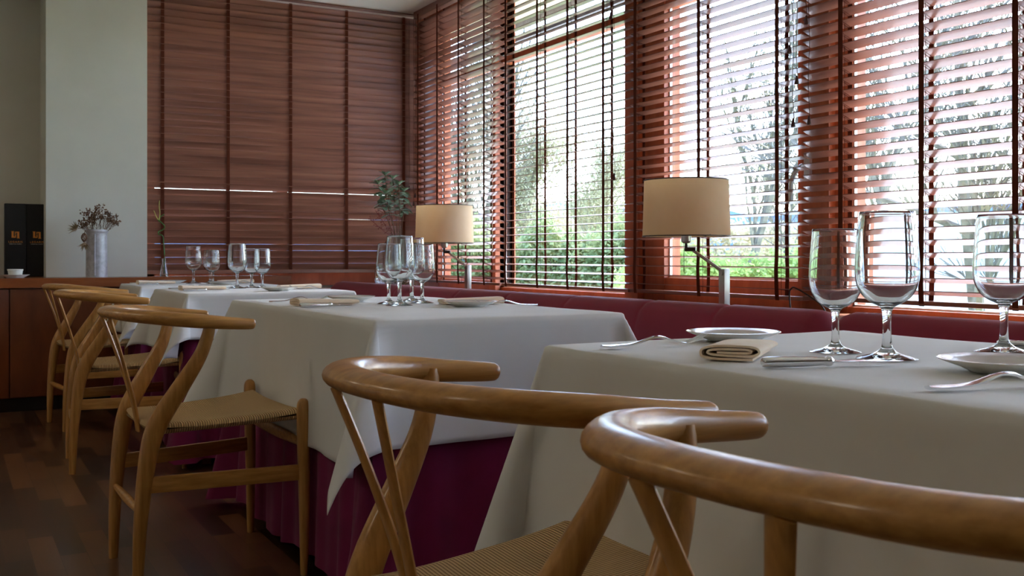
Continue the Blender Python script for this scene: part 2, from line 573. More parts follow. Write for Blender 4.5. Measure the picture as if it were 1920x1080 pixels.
# ---------------------------------------------------------------- venetian blinds
def blind(name_label, along0, along1, z0, z1, tilt_deg, tapes, axis='y', plane=WX, cords=(), seed=0, droop=(), width=0.050, pitch=0.0445, tape_z0=None, low_tilt=None):
    """local frame: X runs along the slat, Y points to the window, Z up"""
    rnd = random.Random(seed)
    L = along1 - along0
    if axis == 'y':
        root = empty('venetian_blind', (plane, along0, 0), PI / 2)      # local X -> +Y, local Y -> -X
        sgn = -1
    else:
        root = empty('venetian_blind', (along0, plane, 0), 0)
        sgn = 1
    root['label'] = name_label
    root['category'] = 'blind'
    sl = MB()
    hr = 0.055 if axis == 'y' else 0.012
    n = int((z1 - hr - .02 - (z0 + 0.03)) / pitch)
    zs = []
    for i in range(n + 1):
        z = z0 + 0.04 + i * pitch
        zs.append(z)
        th = tilt_deg + rnd.uniform(-1.2, 1.2)
        if low_tilt is not None:
            k = max(0, 1 - (z - z0) / 0.22)
            th = th * (1 - k) + low_tilt * k
        if axis == 'x' and z > 1.45:
            th -= 8 * min(1, (z - 1.45) / .3)
        for d_i, d_t in droop:
            if i == d_i:
                th += d_t
        th = math.radians(th)
        # positive tilt lifts the room-side edge
        inward = Vector((0, -1 * sgn, 0))
        ey = inward * math.cos(th) + Vector((0, 0, 1)) * math.sin(th)
        ez = Vector((1, 0, 0)).cross(ey)
        sl.obox((L / 2, 0, z), Vector((L / 2, 0, rnd.uniform(-.0008, .0008))), ey * width / 2, ez * 0.0016)
    sl.build('slats', M['slat'], root, smooth=False)
    MB().box(0, L, -0.027, 0.027, z1 - hr, z1 - 0.002).build('head_rail', M['slat'], root, smooth=False, bevel=0.003)
    thl = math.radians(tilt_deg if abs(tilt_deg) < 50 else 20)
    MB().box(0.002, L - 0.002, -0.026, 0.026, z0 - 0.004, z0 + (0.022 if axis == 'x' else 0.012)).build('bottom_rail', M['slat'], root, smooth=False, bevel=0.003)
    tb = math.radians(tilt_deg)
    off = width / 2 * math.cos(tb) + 0.003
    dz = width / 2 * math.sin(tb)
    for k, a in enumerate(tapes):
        x = a - along0
        tm = MB()
        for s in (-1, 1):
            y = -s * sgn * off
            wv = [(x, y, zz, 0.0108, 0.0006) for zz in (z1 - 0.03, (z0 + z1) / 2, z0 + 0.25)]
            wv += [(x, y + (-s * sgn) * 0.004, z0 + 0.12, 0.0108, 0.0006), (x, y, z0 + 0.02, 0.0108, 0.0006), (x, y * 0.9, z0 - 0.006, 0.0108, 0.0006)]
            pp = cr_path(wv, 3)
            vs, fs = [], []
            for p in pp:
                vs += [(p[0] - .0108, p[1], p[2]), (p[0] + .0108, p[1], p[2]), (p[0] + .0108, p[1] + .0012, p[2]), (p[0] - .0108, p[1] + .0012, p[2])]
            for i in range(len(pp) - 1):
                for q in range(4):
                    a_, b_ = i * 4 + q, i * 4 + (q + 1) % 4
                    fs.append((a_, b_, b_ + 4, a_ + 4))
            tm.add(vs, fs)
        # rungs under each slat
        for z in zs:
            for dx in (-0.006, 0.006):
                tm.sweep([(x + dx, -sgn * off, z + dz - 0.003), (x + dx, sgn * off, z - dz - 0.003)], 0.0007, n=4)
        # lift cord through the slats
        tm.sweep([(x, 0.004, z1 - 0.05), (x, 0.004, z0)], 0.0011, n=5)
        tm.build('ladder_tape', M['tape'], root, smooth=False)
    for (a, zb, amp) in cords:
        x = a - along0
        pts = []
        m_ = 26
        for i in range(m_ + 1):
            z = (z1 - 0.05) + (zb - z1 + 0.05) * i / m_
            pts.append((x + amp * math.sin(i * 0.9) * (i / m_), -sgn * (off + 0.008), z))
        cd = MB().sweep(pts, 0.0013, ref=(0, 1, 0), n=5).build('pull_cord', M['cordstring'], root)
        MB().lathe([(0.002, 0.012), (0.004, 0.008), (0.009, -0.02), (0.008, -0.024)], (x, -sgn * (off + 0.008), zb), 10).build('tassel', M['tassel'], cd)
    return root

blind('closed dark brown wooden blind covering the far wall', 1.135, 3.055, 0.795, CEIL, 68, [1.238, 1.664, 2.095, 2.504, 2.946],
      axis='x', plane=6.96, seed=3, droop=((12, -17), (11, -12), (8, -9), (7, -10), (3, -16), (1, -13)),
      cords=((2.985, 1.42, .004),), pitch=0.0452)
blind('half tilted wooden blind in the far corner beside the closed one', 5.55, 6.88, 0.73, CEIL, 18, [6.80, 6.47, 6.13, 5.76], seed=4, cords=((6.86, 1.30, .006), (6.83, 1.36, .01)))
blind('open wooden blind with near flat slats over the large pane, between the two lamps', 4.19, 5.53, 0.73, CEIL, -7, [5.47, 5.09, 4.76, 4.41], seed=5,
      cords=((4.33, 2.15, .004), (4.30, 1.32, .01)))
blind('wooden blind hanging directly behind the nearer lamp shade', 3.01, 4.18, 0.73, CEIL, 9, [4.13, 3.64, 3.14], seed=6,
      cords=((3.06, 1.75, .003), (3.04, 1.45, .006), (3.02, 1.62, .004)), low_tilt=2)
blind('wooden blind at the right edge, behind the tall glasses', 1.72, 3.00, 0.735, CEIL, 22, [2.80, 2.43, 2.07], seed=7,
      cords=((2.955, 1.45, .004), (2.97, 1.85, .006)), low_tilt=16)
blind('wooden blind past the right edge of the photo', 0.42, 1.70, 0.735, CEIL, 22, [1.62, 1.25, 0.9, 0.5], seed=8, low_tilt=16)

# ---------------------------------------------------------------- chairs
def make_chair():
    root = empty('wishbone_chair')
    half = [(.066, .256, .7155, .004, .004), (.062, .256, .716, .0125, .0125), (.045, .257, .717, .0155, .0155), (-.02, .260, .722, .0175, .0165), (-.10, .253, .730, .0195, .017),
            (-.176, .220, .737, .019, .021), (-.235, .158, .742, .0175, .026), (-.264, .08, .745, .0165, .029), (-.272, 0, .746, .016, .030)]
    full = half + [(p[0], -p[1], p[2], p[3], p[4]) for p in reversed(half[:-1])]
    swp(MB(), full, ref=(0, 0, 1), sub=6, n=20).build('top_rail', M['oak'], root)
    for s in (-1, 1):
        swp(MB(), [(-.232, s * .186, 0, .010, .012), (-.232, s * .187, .02, .012, .014), (-.225, s * .191, .20, .015, .019), (-.205, s * .199, .38, .016, .025), (-.180, s * .206, .46, .016, .027),
                   (-.128, s * .222, .55, .016, .024), (-.082, s * .238, .63, .016, .019), (-.062, s * .249, .69, .015, .0165), (-.058, s * .254, .728, .013, .015)],
            ref=(0, 1, 0), sub=5, n=14).build('leg', M['oakv'], root)
        swp(MB(), [(.205, s * .262, 0, .009, .009), (.205, s * .262, .015, .0115, .0115), (.205, s * .262, .2, .0155, .0155), (.203, s * .262, .38, .0185, .0185), (.202, s * .262, .46, .0188, .0188),
                   (.202, s * .262, .488, .0165, .0165), (.202, s * .262, .499, .009, .009), (.202, s * .262, .501, .001, .001)],
            ref=(0, 1, 0), sub=5, n=14).build('leg', M['oakv'], root)
        # side stretcher, a flat board
        a, c = Vector((-.222, s * .191, .287)), Vector((.204, s * .261, .292))
        d = (c - a) / 2
        nrm = Vector((0, 0, 1)).cross(d).normalized()
        MB().obox((a + c) / 2, d, nrm * .0075, Vector((0, 0, .022))).build('stretcher', M['oak'], root, bevel=0.004)
    swp(MB(), [(-.226, -.19, .215, .008, .008), (-.226, 0, .215, .0135, .0125), (-.226, .19, .215, .008, .008)], n=12).build('stretcher', M['oak'], root)
    swp(MB(), [(.204, -.26, .372, .011, .007), (.204, 0, .372, .018, .008), (.204, .26, .372, .011, .007)], n=12).build('stretcher', M['oak'], root)
    # the Y splat: one stem that opens into two prongs
    sp = MB()
    for s in (-1, 1):
        swp(sp, [(-.196, s * .006, .405, .014, .006), (-.206, s * .009, .47, .014, .006), (-.226, s * .020, .55, .013, .0055), (-.256, s * .043, .65, .0125, .005), (-.284, s * .068, .735, .013, .005)],
            ref=(0, 1, 0), sub=5, n=12)
    sp.build('back_splat', M['oakv'], root)
    # woven seat
    N = 28
    st = MB()
    vs, fs = [], []
    for side in (1, -1):
        for i in range(N + 1):
            for j in range(N + 1):
                u, v = -1 + 2 * i / N, -1 + 2 * j / N
                uu = math.copysign(1 - (1 - abs(u)) ** 1.6, u)
                vv = math.copysign(1 - (1 - abs(v)) ** 1.6, v)
                x = 0.008 + uu * .205
                hw = .215 + .034 * uu
                y = vv * hw
                m_ = max(abs(uu), abs(vv))
                h = .0165 * math.sqrt(max(0, 1 - m_ ** 14))
                zc = .430 + .018 * (uu + 1) / 2 * 1.2
                crown = .010 * (abs(uu) ** 3 + abs(vv) ** 3 - 1)
                z = zc + side * h + (crown * 1.0 if side > 0 else 0)
                vs.append((x, y, z))
    K = (N + 1) ** 2
    for i in range(N):
        for j in range(N):
            a = i * (N + 1) + j
            fs.append((a, a + N + 1, a + N + 2, a + 1))
            fs.append((K + a, K + a + 1, K + a + N + 2, K + a + N + 1))
    st.add(vs, fs)
    st.build('seat', M['cord'], root, merge=True, angle=80)
    return root

chairs = [((.72, 1.19), 0.03, 'oak wishbone chair at the nearest table, its whole rail seen left of the closest chair'),
          ((.745, .585), 0.10, 'closest oak wishbone chair, its near arm cut by the right edge of the photo'),
          ((.675, 3.07), 0.03, 'oak wishbone chair with woven seat at the middle table, seen whole from seat to feet'),
          ((.70, 4.76), -0.06, 'oak wishbone chair just in front of the farthest chair'),
          ((.745, 5.94), 0.12, 'farthest oak wishbone chair, standing closest to the sideboard')]
ch0 = make_chair()
for i, ((x, y), rz, lab) in enumerate(chairs):
    c = ch0 if i == 0 else copy_tree(ch0)
    c.location = (x, y, 0)
    c.rotation_euler = (0, 0, rz)
    tag(c, lab, 'chair', 'wishbone chairs along the tables')

# ---------------------------------------------------------------- tables and cloths
def table(x0, x1, y0, y1, where, seed, Hx, Hy, cf=.33):
    rnd = random.Random(seed)
    zt = 0.745
    t = empty('dining_table', ((x0 + x1) / 2, (y0 + y1) / 2, 0))
    tag(t, 'dining table hidden under cloths, %s' % where, 'table', 'dining tables in a row')
    hx, hy = (x1 - x0) / 2 - .012, (y1 - y0) / 2 - .012
    MB().box(-hx, hx, -hy, hy, .712, zt - .006).build('tabletop', M['cab_top'], t, bevel=.004)
    for sx in (-1, 1):
        for sy in (-1, 1):
            MB().box(sx * (hx - .08) - .02, sx * (hx - .08) + .02, sy * (hy - .08) - .02, sy * (hy - .08) + .02, 0, .712).build('leg', M['cab_top'], t, smooth=False)
    # magenta floor-length cloth: top sheet and pleated skirt
    per = []
    def edge(p, q, n):
        for i in range(n):
            k = i / n
            per.append((p[0] + (q[0] - p[0]) * k, p[1] + (q[1] - p[1]) * k))
    cx, cy = (x0 + x1) / 2, (y0 + y1) / 2
    X0, X1, Y0, Y1 = x0 + .004, x1 - .004, y0 + .004, y1 - .004
    step = .012
    edge((X0, Y0), (X1, Y0), int((X1 - X0) / step)); edge((X1, Y0), (X1, Y1), int((Y1 - Y0) / step))
    edge((X1, Y1), (X0, Y1), int((X1 - X0) / step)); edge((X0, Y1), (X0, Y0), int((Y1 - Y0) / step))
    n = len(per)
    zs = [zt - .004, zt - .02, .62, .5, .4, .3, .2, .12, .06, .035]
    vs, fs = [], []
    for zi, z in enumerate(zs):
        k = (zt - z) / zt
        for i, (px, py) in enumerate(per):
            dx = -1 if px <= X0 + .001 else (1 if px >= X1 - .001 else 0)
            dy = -1 if py <= Y0 + .001 else (1 if py >= Y1 - .001 else 0)
            s = i * step
            cd = max(0, 1 - min(abs(px - X0), abs(px - X1)) / .16) * max(0, 1 - min(abs(py - Y0), abs(py - Y1)) / .16)
            wav = (.010 + .026 * cd) * k * (math.sin(s * 38 + seed) + .6 * math.sin(s * 61 + 2 * seed + k)) 
            out = .012 * k + wav + .075 * cd * k * k
            if dx and dy:
                dx *= .75; dy *= .75
            vs.append((px + dx * out - cx, py + dy * out - cy, z + (.012 * math.sin(s * 9) if zi == len(zs) - 1 else 0)))
    for zi in range(len(zs) - 1):
        for i in range(n):
            a, b2 = zi * n + i, zi * n + (i + 1) % n
            fs.append((a, a + n, b2 + n, b2))
    fs.append(tuple(range(n)))
    sk = MB().add(vs, fs).build('table_skirt', M['skirt'], merge=False, angle=70)
    sk.location = (cx, cy, 0)
    tag(sk, 'magenta floor length undercloth below the white cloth, %s' % where, 'tablecloth', 'magenta undercloths')
    # white top cloth
    W, D = x1 - x0, y1 - y0
    g = .014
    def axis(L, H):
        nin = max(2, int(L / .05))
        a = [-H + i * g for i in range(int(H / g))] + [-.006, 0] + [L * i / nin for i in range(1, nin)] + [L, L + .006] + [L + H - i * g for i in range(int(H / g) - 1, -1, -1)]
        return sorted(set(round(q, 5) for q in a))
    us, vv = axis(W, Hx), axis(D, Hy)
    ph = [rnd.uniform(0, 6) for _ in range(8)]
    def over(q, L):
        return q if q < 0 else (q - L if q > L else 0)
    rho = .010
    vs, fs = [], []
    for u in us:
        for v in vv:
            a, c = over(u, W), over(v, D)
            bx, by = min(max(u, 0), W), min(max(v, 0), D)
            r = math.hypot(a, c)
            if r < 1e-6:
                zz = zt + .0015 * noise.noise(Vector((u * 5 + seed, v * 5, 0)))
                vs.append((bx, by, zz))
                continue
            ux, uy = a / r, c / r
            phi = math.atan2(abs(c), abs(a))          # 0 on x sides, 90 deg on y sides
            k = math.sin(2 * phi)
            r = r * (1 - .04 * k * k)
            arc = min(r / rho, PI / 2)
            hor = rho * math.sin(arc)
            ver = rho * (1 - math.cos(arc))
            rest = max(0, r - rho * PI / 2)
            # distance of this strip from the nearer corner damps the ripples
            if abs(a) > 0 and abs(c) < 1e-6:
                dc = min(by, D - by); s = by
            elif abs(c) > 0 and abs(a) < 1e-6:
                dc = min(bx, W - bx); s = bx
            else:
                dc = 0; s = 0
            damp = 1 - math.exp(-(dc / .10) ** 2)
            rip = damp * (.009 * math.sin(s * 13 + ph[0]) + .006 * math.sin(s * 29 + ph[1]))
            near = math.exp(-(dc / .13) ** 2)
            lean = .035 + .10 * near * (1 if k < 1e-6 else 1)
            lean = lean + (k ** .9) * cf
            lean += rip * 1.6 * (rest / Hx)
            hz = rest * lean
            vz = rest * math.sqrt(max(.2, 1 - lean * lean))
            tx, ty = -uy, ux
            sw = (k * math.sin(2 * phi * 2 + ph[2]) * .045) * rest * (1 if a * c > 0 else -1)
            x = bx + ux * (hor + hz) + tx * sw
            y = by + uy * (hor + hz) + ty * sw
            z = zt - ver - vz
            if x0 + x > 1.655:
                z = max(z, .464 + .01 * math.sin(s * 9))      # comes to lie on the bench seat
            vs.append((x, y, z))
    nv = len(vv)
    for i in range(len(us) - 1):
        for j in range(nv - 1):
            a = i * nv + j
            fs.append((a, a + nv, a + nv + 1, a + 1))
    cl = MB().add([(p[0] - W / 2, p[1] - D / 2, p[2]) for p in vs], fs).build('tablecloth', M['cloth'], angle=180)
    cl.location = (cx, cy, 0)
    so = cl.modifiers.new('thick', 'SOLIDIFY')
    so.thickness = .0016
    so.offset = 1
    tag(cl, 'cream white cloth draped over table, %s' % where, 'tablecloth', 'white tablecloths')
    return t

table(.925, 1.645, .12, 1.53, 'nearest table at the right', 1, .37, .33, .20)
table(.915, 1.640, 2.33, 3.73, 'middle table with four grouped glasses', 2, .385, .315)
table(.900, 1.640, 4.46, 5.22, 'second farthest table', 3, .28, .20)
table(.910, 1.640, 5.70, 6.40, 'farthest table beside the sideboard', 4, .285, .22)
ZT = 0.7475

# ---------------------------------------------------------------- glasses
def glass_mesh(H, name):
    o = [(0.0, 0), (.186, 0), (.188, .006), (.15, .018), (.09, .036), (.048, .062), (.033, .10), (.029, .18), (.029, .27), (.034, .325), (.052, .355), (.105, .382), (.158, .425),
         (.193, .485), (.208, .55), (.211, .61), (.207, .70), (.199, .82), (.190, .92), (.183, 1.0)]
    t = .0062
    inn = [(.183 - t, 1.0), (.190 - t, .92), (.199 - t, .82), (.207 - t, .70), (.211 - t, .61), (.208 - t, .55), (.193 - t, .489), (.155 - t, .433), (.098, .394), (.045, .378), (0.0, .373)]
    pr = cr_path(o, 3)
    pi_ = cr_path(inn, 3)
    prof = [(max(0, r) * H, z * H) for r, z in pr] + [((.183 - t / 2) * H, 1.004 * H)] + [(max(0, r) * H, z * H) for r, z in pi_]
    ob = MB().lathe(prof, n=48).build(name, M['glass'], merge=True, angle=80)
    return ob
gA = glass_mesh(.221, 'wine_glass')
gB = glass_mesh(.198, 'wine_glass')
G = [('L', 1.242, 1.070, 'large empty wine glass, second from left on the nearest table', 'n'),
     ('S', 1.256, 1.185, 'smaller empty wine glass, leftmost on the nearest table', 'n'),
     ('L', 1.490, 1.050, 'large empty wine glass at the right edge, behind the white bread plate', 'n'),
     ('S', 1.280, 3.145, 'smaller wine glass, leftmost of the four on the middle table', 'm'),
     ('L', 1.266, 3.020, 'large wine glass at the front of the four on the middle table', 'm'),
     ('L', 1.425, 3.290, 'large wine glass at the back of the four on the middle table', 'm'),
     ('S', 1.405, 3.155, 'smaller wine glass, rightmost of the four on the middle table', 'm'),
     ('L', 1.262, 5.085, 'large wine glass, left of the pair on the second farthest table', 'f'),
     ('S', 1.400, 5.13, 'wine glass at the right end of the group on the second farthest table', 'f'),
     ('S', 1.355, 5.165, 'small wine glass just behind the second farthest group', 'f'),
     ('L', 1.275, 6.17, 'wine glass, leftmost on the farthest table', 'f'),
     ('S', 1.40, 6.30, 'small wine glass in the middle on the farthest table', 'f'),
     ('S', 1.360, 6.05, 'wine glass, rightmost of three on the farthest table', 'f')]
used = set()
for kind, x, y, lab, gr in G:
    base = gA if kind == 'L' else gB
    o = base if kind not in used else base.copy()
    if kind in used:
        COL.objects.link(o)
    used.add(kind)
    o.location = (x, y, ZT)
    tag(o, lab, 'glass', 'empty wine glasses on the tables')

# ---------------------------------------------------------------- plates, cutlery, napkins
def plate_mesh():
    R = .085
    pr = [(0, 0), (.045, 0), (.047, .002), (.062, .008), (R, .0165), (R + .001, .0178), (R - .002, .0185), (.064, .0115), (.05, .0062), (0, .0055)]
    return MB().lathe(pr, n=48).build('bread_plate', M['china'], merge=True, angle=80)
def fork_mesh():
    b = MB()
    L = .20
    def zc(s):
        return .0030 + .013 * math.exp(-((s - .105) / .035) ** 2) + .017 * max(0, (s - .155) / .045) ** 1.4 + .001
    def wd(s):
        if s < .012: return .006 + .004 * s / .012
        if s < .05: return .010 - .003 * (s - .012) / .038
        if s < .12: return .007 - .0032 * (s - .05) / .07
        if s < .135: return .0038 + .008 * (s - .12) / .015
        return .0125
    n = 40
    vs, fs = [], []
    ss = [.145 * i / n for i in range(n + 1)]
    for s in ss:
        z, w_, th = zc(s), wd(s) * 1.15, .0016 if s > .12 else .0026
        vs += [(s, -w_, z - th * .4), (s, 0, z - th), (s, w_, z - th * .4), (s, w_, z + th * .4), (s, 0, z + th), (s, -w_, z + th * .4)]
    for i in range(n):
        for q in range(6):
            a, c = i * 6 + q, i * 6 + (q + 1) % 6
            fs.append((a, c, c + 6, a + 6))
    fs += [(5, 4, 3, 2, 1, 0), tuple(n * 6 + k for k in range(6))]
    b.add(vs, fs)
    for k in range(4):
        y = -.0098 + k * .00653
        pts = [(.143 + .055 * i / 8, y * (1 - .08 * i / 8), zc(.143 + .055 * i / 8)) for i in range(9)]
        b.sweep(pts, [(.0011, .0019 - .0011 * (i / 8)) for i in range(9)], n=6)
    return b.build('fork', M['steel'], angle=60)
def knife_mesh():
    root = empty('table_knife')
    h = swp(MB(), [(0, 0, .0062, .003, .004), (.004, 0, .0062, .0058, .0085), (.03, 0, .0062, .0062, .0092), (.07, 0, .0062, .0055, .0078), (.092, 0, .0062, .0046, .0058), (.097, 0, .0062, .0060, .0075), (.101, 0, .0062, .0055, .007), (.105, 0, .0062, .003, .004)],
            ref=(0, 0, 1), sub=4, n=14).build('handle', M['steel'], root)
    swp(MB(), [(.10, 0, .006, .0020, .004), (.115, .001, .0058, .0012, .0085), (.16, .001, .0056, .0010, .0095), (.195, .0, .005, .0008, .0075), (.212, -.003, .0048, .0006, .0015)],
        ref=(0, 0, 1), sub=4, n=10).build('blade', M['steel'], root)
    return root
def napkin_mesh():
    # a folded and rolled napkin seen end-on: layered strip, extruded along local X
    path = [(.020, .0128), (-.022, .0125), (-.029, .0150), (-.022, .0176), (.020, .0174), (.033, .0142), (.029, .0100), (.0, .0082), (-.030, .0086), (-.041, .0135), (-.037, .0200),
            (-.020, .0224), (.020, .0222), (.040, .0182), (.044, .0112), (.038, .0050), (.010, .0032), (-.032, .0032)]
    pp = cr_path(path, 5)
    th = .0017
    left, right = [], []
    for i, p in enumerate(pp):
        a, c = pp[max(i - 1, 0)], pp[min(i + 1, len(pp) - 1)]
        dx, dz = c[0] - a[0], c[1] - a[1]
        l = math.hypot(dx, dz) or 1
        left.append((p[0] - dz / l * th, p[1] + dx / l * th))
        right.append((p[0] + dz / l * th, p[1] - dx / l * th))
    sec = left + right[::-1]
    n = len(sec)
    xs = [0, .002, .05, .1, .15, .198, .20]
    vs, fs = [], []
    for k, x in enumerate(xs):
        sc = 1 - .0 * k
        f_ = 1 - .25 * (x / .2)
        for (y, z) in sec:
            vs.append((x, y * (1 + .06 * (x / .2)), max(.0012, z * f_)))
    for k in range(len(xs) - 1):
        for i in range(n):
            a, c = k * n + i, k * n + (i + 1) % n
            fs.append((a, c, c + n, a + n))
    m_ = len(left)
    for k, base in ((0, 0), (1, (len(xs) - 1) * n)):
        for i in range(m_ - 1):
            q = (base + i, base + i + 1, base + n - 2 - i, base + n - 1 - i)
            fs.append(q if k == 0 else q[::-1])
    return MB().add(vs, fs).build('napkin', M['napkin'], angle=50)

def place(proto, items, cat, group):
    first = True
    for (x, y, rz, lab) in items:
        o = proto if first else copy_tree(proto)
        first = False
        o.location = (x, y, ZT)
        o.rotation_euler = (0, 0, rz)
        if cat == 'knife':
            o.scale = (1, 1.1, 1.25)
        tag(o, lab, cat, group)
dg = math.radians
place(plate_mesh(), [(1.262, 1.437, 0, 'white bread plate behind the rolled napkin on the nearest table'),
                     (1.235, .868, 0, 'white bread plate in front of the rightmost glass'),
                     (1.430, 2.845, 0, 'white bread plate right of the four glasses on the middle table'),
                     (1.24, 3.40, 0, 'white bread plate left of the glasses, behind the middle table napkin'),
                     (1.33, 4.60, 0, 'white bread plate at the right on the second farthest table'),
                     (1.16, 5.08, 0, 'white bread plate behind the napkin on the second farthest table'),
                     (1.17, 6.27, 0, 'white bread plate behind the napkin on the farthest table'),
                     (1.36, 5.79, 0, 'white bread plate at the front of the farthest table')],
      'plate', 'white bread plates on the tables')
place(fork_mesh(), [(.957, 1.414, dg(-8), 'steel fork left of the rolled napkin on the nearest table'),
                    (.980, .786, dg(-14), 'steel fork at the right edge of the nearest table'),
                    (1.625, 2.76, dg(150), 'steel fork beside the right napkin on the middle table'),
                    (.95, 3.40, dg(-6), 'steel fork behind the left napkin on the middle table'),
                    (1.60, 4.66, dg(150), 'steel fork at the right end of the second farthest table'),
                    (.935, 5.10, dg(-5), 'steel fork at the left end of the second farthest table'),
                    (.935, 6.29, dg(-5), 'steel fork at the left end of the farthest table'),
                    (1.60, 5.86, dg(165), 'steel fork at the right end of the farthest table')],
      'fork', 'forks on the tables')
place(knife_mesh(), [(.985, 1.062, dg(-19), 'steel table knife in front of the rolled napkin on the nearest table'),
                     (.935, 3.005, dg(6), 'steel table knife in front of the left napkin on the middle table'),
                     (.925, 4.70, dg(4), 'steel table knife on the left of the second farthest table'),
                     (.925, 5.90, dg(4), 'steel table knife on the left of the farthest table'),
                     (1.535, 1.095, dg(-60), 'steel knife behind the rightmost glass on the nearest table')],
      'knife', 'knives on the tables')
place(napkin_mesh(), [(1.005, 1.150, dg(40), 'cream rolled napkin with tan folded end on the nearest table'),
                      (.955, 3.125, dg(3), 'cream rolled napkin with tan folded end on the middle table'),
                      (1.60, 2.965, dg(172), 'cream napkin at the right of the middle table, behind the bread plate'),
                      (.945, 4.86, dg(2), 'cream rolled napkin on the left of the second farthest table'),
                      (1.61, 4.86, dg(176), 'cream napkin on the right of the second farthest table'),
                      (.945, 6.07, dg(2), 'cream rolled napkin on the left of the farthest table'),
                      (1.61, 6.12, dg(178), 'cream napkin on the right of the farthest table')],
      'napkin', 'cream napkins on the tables')

# ---------------------------------------------------------------- bench
def bench(y0, y1, lab, seams):
    root = empty('upholstered_bench', (0, y0, 0))
    tag(root, lab, 'bench', 'dark red benches under the windows')
    L = y1 - y0
    # backrest: closed profile swept along Y with pulled-in ends and seams
    prof = [(2.09, .44), (2.10, .55), (2.115, .66), (2.135, .715), (2.165, .742), (2.205, .750), (2.245, .742), (2.268, .715), (2.275, .66), (2.275, .44)]
    cx, cz = 2.19, .60
    ys = []
    n = int(L / .05)
    for i in range(n + 1):
        ys.append(L * i / n)
    for q in (.004, .012, .025, .04, .06, .09):
        ys += [q, L - q]
    for s_ in seams:
        ys += [s_ - .02, s_ - .008, s_, s_ + .008, s_ + .02]
    ys = sorted(set(ys))
    vs, fs = [], []
    for y in ys:
        e = min(y, L - y)
        sh = 1 - .26 * max(0, 1 - e / .07) ** 2.2
        g = sum(.006 * math.exp(-((y - s_) / .010) ** 2) for s_ in seams)
        for (x, z) in prof:
            if z > .5:
                k = (z - .5) / .25
                vs.append((cx + (x - cx) * (sh - g * 3), y, .5 + (z - .5) * (sh - g * 3.2)))
            else:
                vs.append((cx + (x - cx) * sh, y, z))
    m_ = len(prof)
    for i in range(len(ys) - 1):
        for j in range(m_):
            a, c = i * m_ + j, i * m_ + (j + 1) % m_
            fs.append((a, a + m_, c + m_, c))
    fs += [tuple(range(m_)), tuple((len(ys) - 1) * m_ + k for k in range(m_ - 1, -1, -1))]
    MB().add(vs, fs).build('backrest', M['bench'], root, merge=True, angle=60)
    MB().box(1.70, 2.10, .01, L - .01, .33, .455).build('seat', M['bench'], root, bevel=.025)
    MB().box(1.74, 2.26, .02, L - .02, 0, .335).build('base', M['cabinet'], root, smooth=False)
    return root
bench(2.075, 6.26, 'dark red upholstered bench running behind the middle and far tables', (.45, .85, 1.35, 1.85, 2.35, 3.1))
bench(-1.6, 2.065, 'dark red upholstered bench at the right, behind the nearest table', (2.9, 2.2, 1.4))

# ---------------------------------------------------------------- lamps on the ledge
def make_lamp():
    root = empty('table_lamp')        # base under the square post
    MB().box(-.09, .09, -.05, .05, .0, .012).build('base', M['nickel'], root, bevel=.003)
    post = MB().box(-.014, .014, -.017, .017, .012, .175).build('post', M['nickel'], root, bevel=.0015)
    MB().sweep([(-.0185, 0, .157), (.0185, 0, .157)], .009, ref=(0, 0, 1), n=16).build('pivot_screw', M['nickel'], post)
    ax, ay = -.085, .095
    MB().sweep([(0, 0, .160), (ax, ay, .252)], .0065, n=10).build('arm', M['nickel'], root)
    j = MB()
    j.sweep([(ax - .018, ay + .02, .252), (ax + .01, ay - .014, .252)], .0085, n=14)
    j.sweep([(ax - .014, ay + .016, .252), (ax - .014, ay + .016, .284)], [.007, .005], n=12, ref=(1, 0, 0))
    j.build('joint', M['darkmetal'], root)
    cx, cy = ax - .014, ay + .016
    MB().lathe([(.012, .276), (.019, .282), (.020, .285), (.020, .312), (.012, .314)], (cx, cy, 0), 20).build('socket', M['nickel'], root)
    R0, R1, z0, z1 = .172, .166, .304, .524
    sh = MB().lathe([(R0, z0), (R1, z1), (R1 - .002, z1), (R0 - .002, z0), (R0, z0)], (cx, cy, 0), 64)
    sh.f = [f for f in sh.f if len(f) == 4]
    shade = sh.build('lamp_shade', M['shade'], root, angle=50)
    rim = MB()
    for z, R in ((z0, R0), (z1, R1)):
        pts = [(cx + R * math.cos(a * PI / 32), cy + R * math.sin(a * PI / 32), z) for a in range(65)]
        rim.sweep(pts, .0022, n=6, cap=False)
    for a in range(3):
        an = a * 2 * PI / 3 + .4
        rim.sweep([(cx, cy, z0 + .012), (cx + R0 * math.cos(an), cy + R0 * math.sin(an), z0 + .003)], .0015, n=6)
    rim.build('shade_ring', M['darkmetal'], shade)
    sw = MB().sweep([(cx - .004, cy + .01, .285), (cx - .005, cy + .008, .16)], .0012, n=6).build('switch_cord', M['darkmetal'], root)
    return root
lp = make_lamp()
lp.location = (2.66, 3.08, .681)
tag(lp, 'swing arm lamp with cream drum shade, nearer to the camera', 'lamp', 'cream shaded lamps on the window ledge')
lp2 = copy_tree(lp)
lp2.location = (2.66, 5.32, .681)
tag(lp2, 'swing arm lamp with cream drum shade in the far window corner', 'lamp', 'cream shaded lamps on the window ledge')

# small dark wire stand on the ledge
b = MB()
swp(b, [(2.74, 2.80, .682, .003, .003), (2.74, 2.81, .76, .003, .003), (2.74, 2.80, .785, .003, .003), (2.74, 2.77, .785, .003, .003), (2.74, 2.66, .735, .003, .003), (2.74, 2.62, .685, .003, .003)], ref=(1, 0, 0), sub=5, n=8)
tag(b.build('wire_loop', M['darkmetal']), 'black bent wire loop behind the bench, right of the nearer lamp', 'wire')

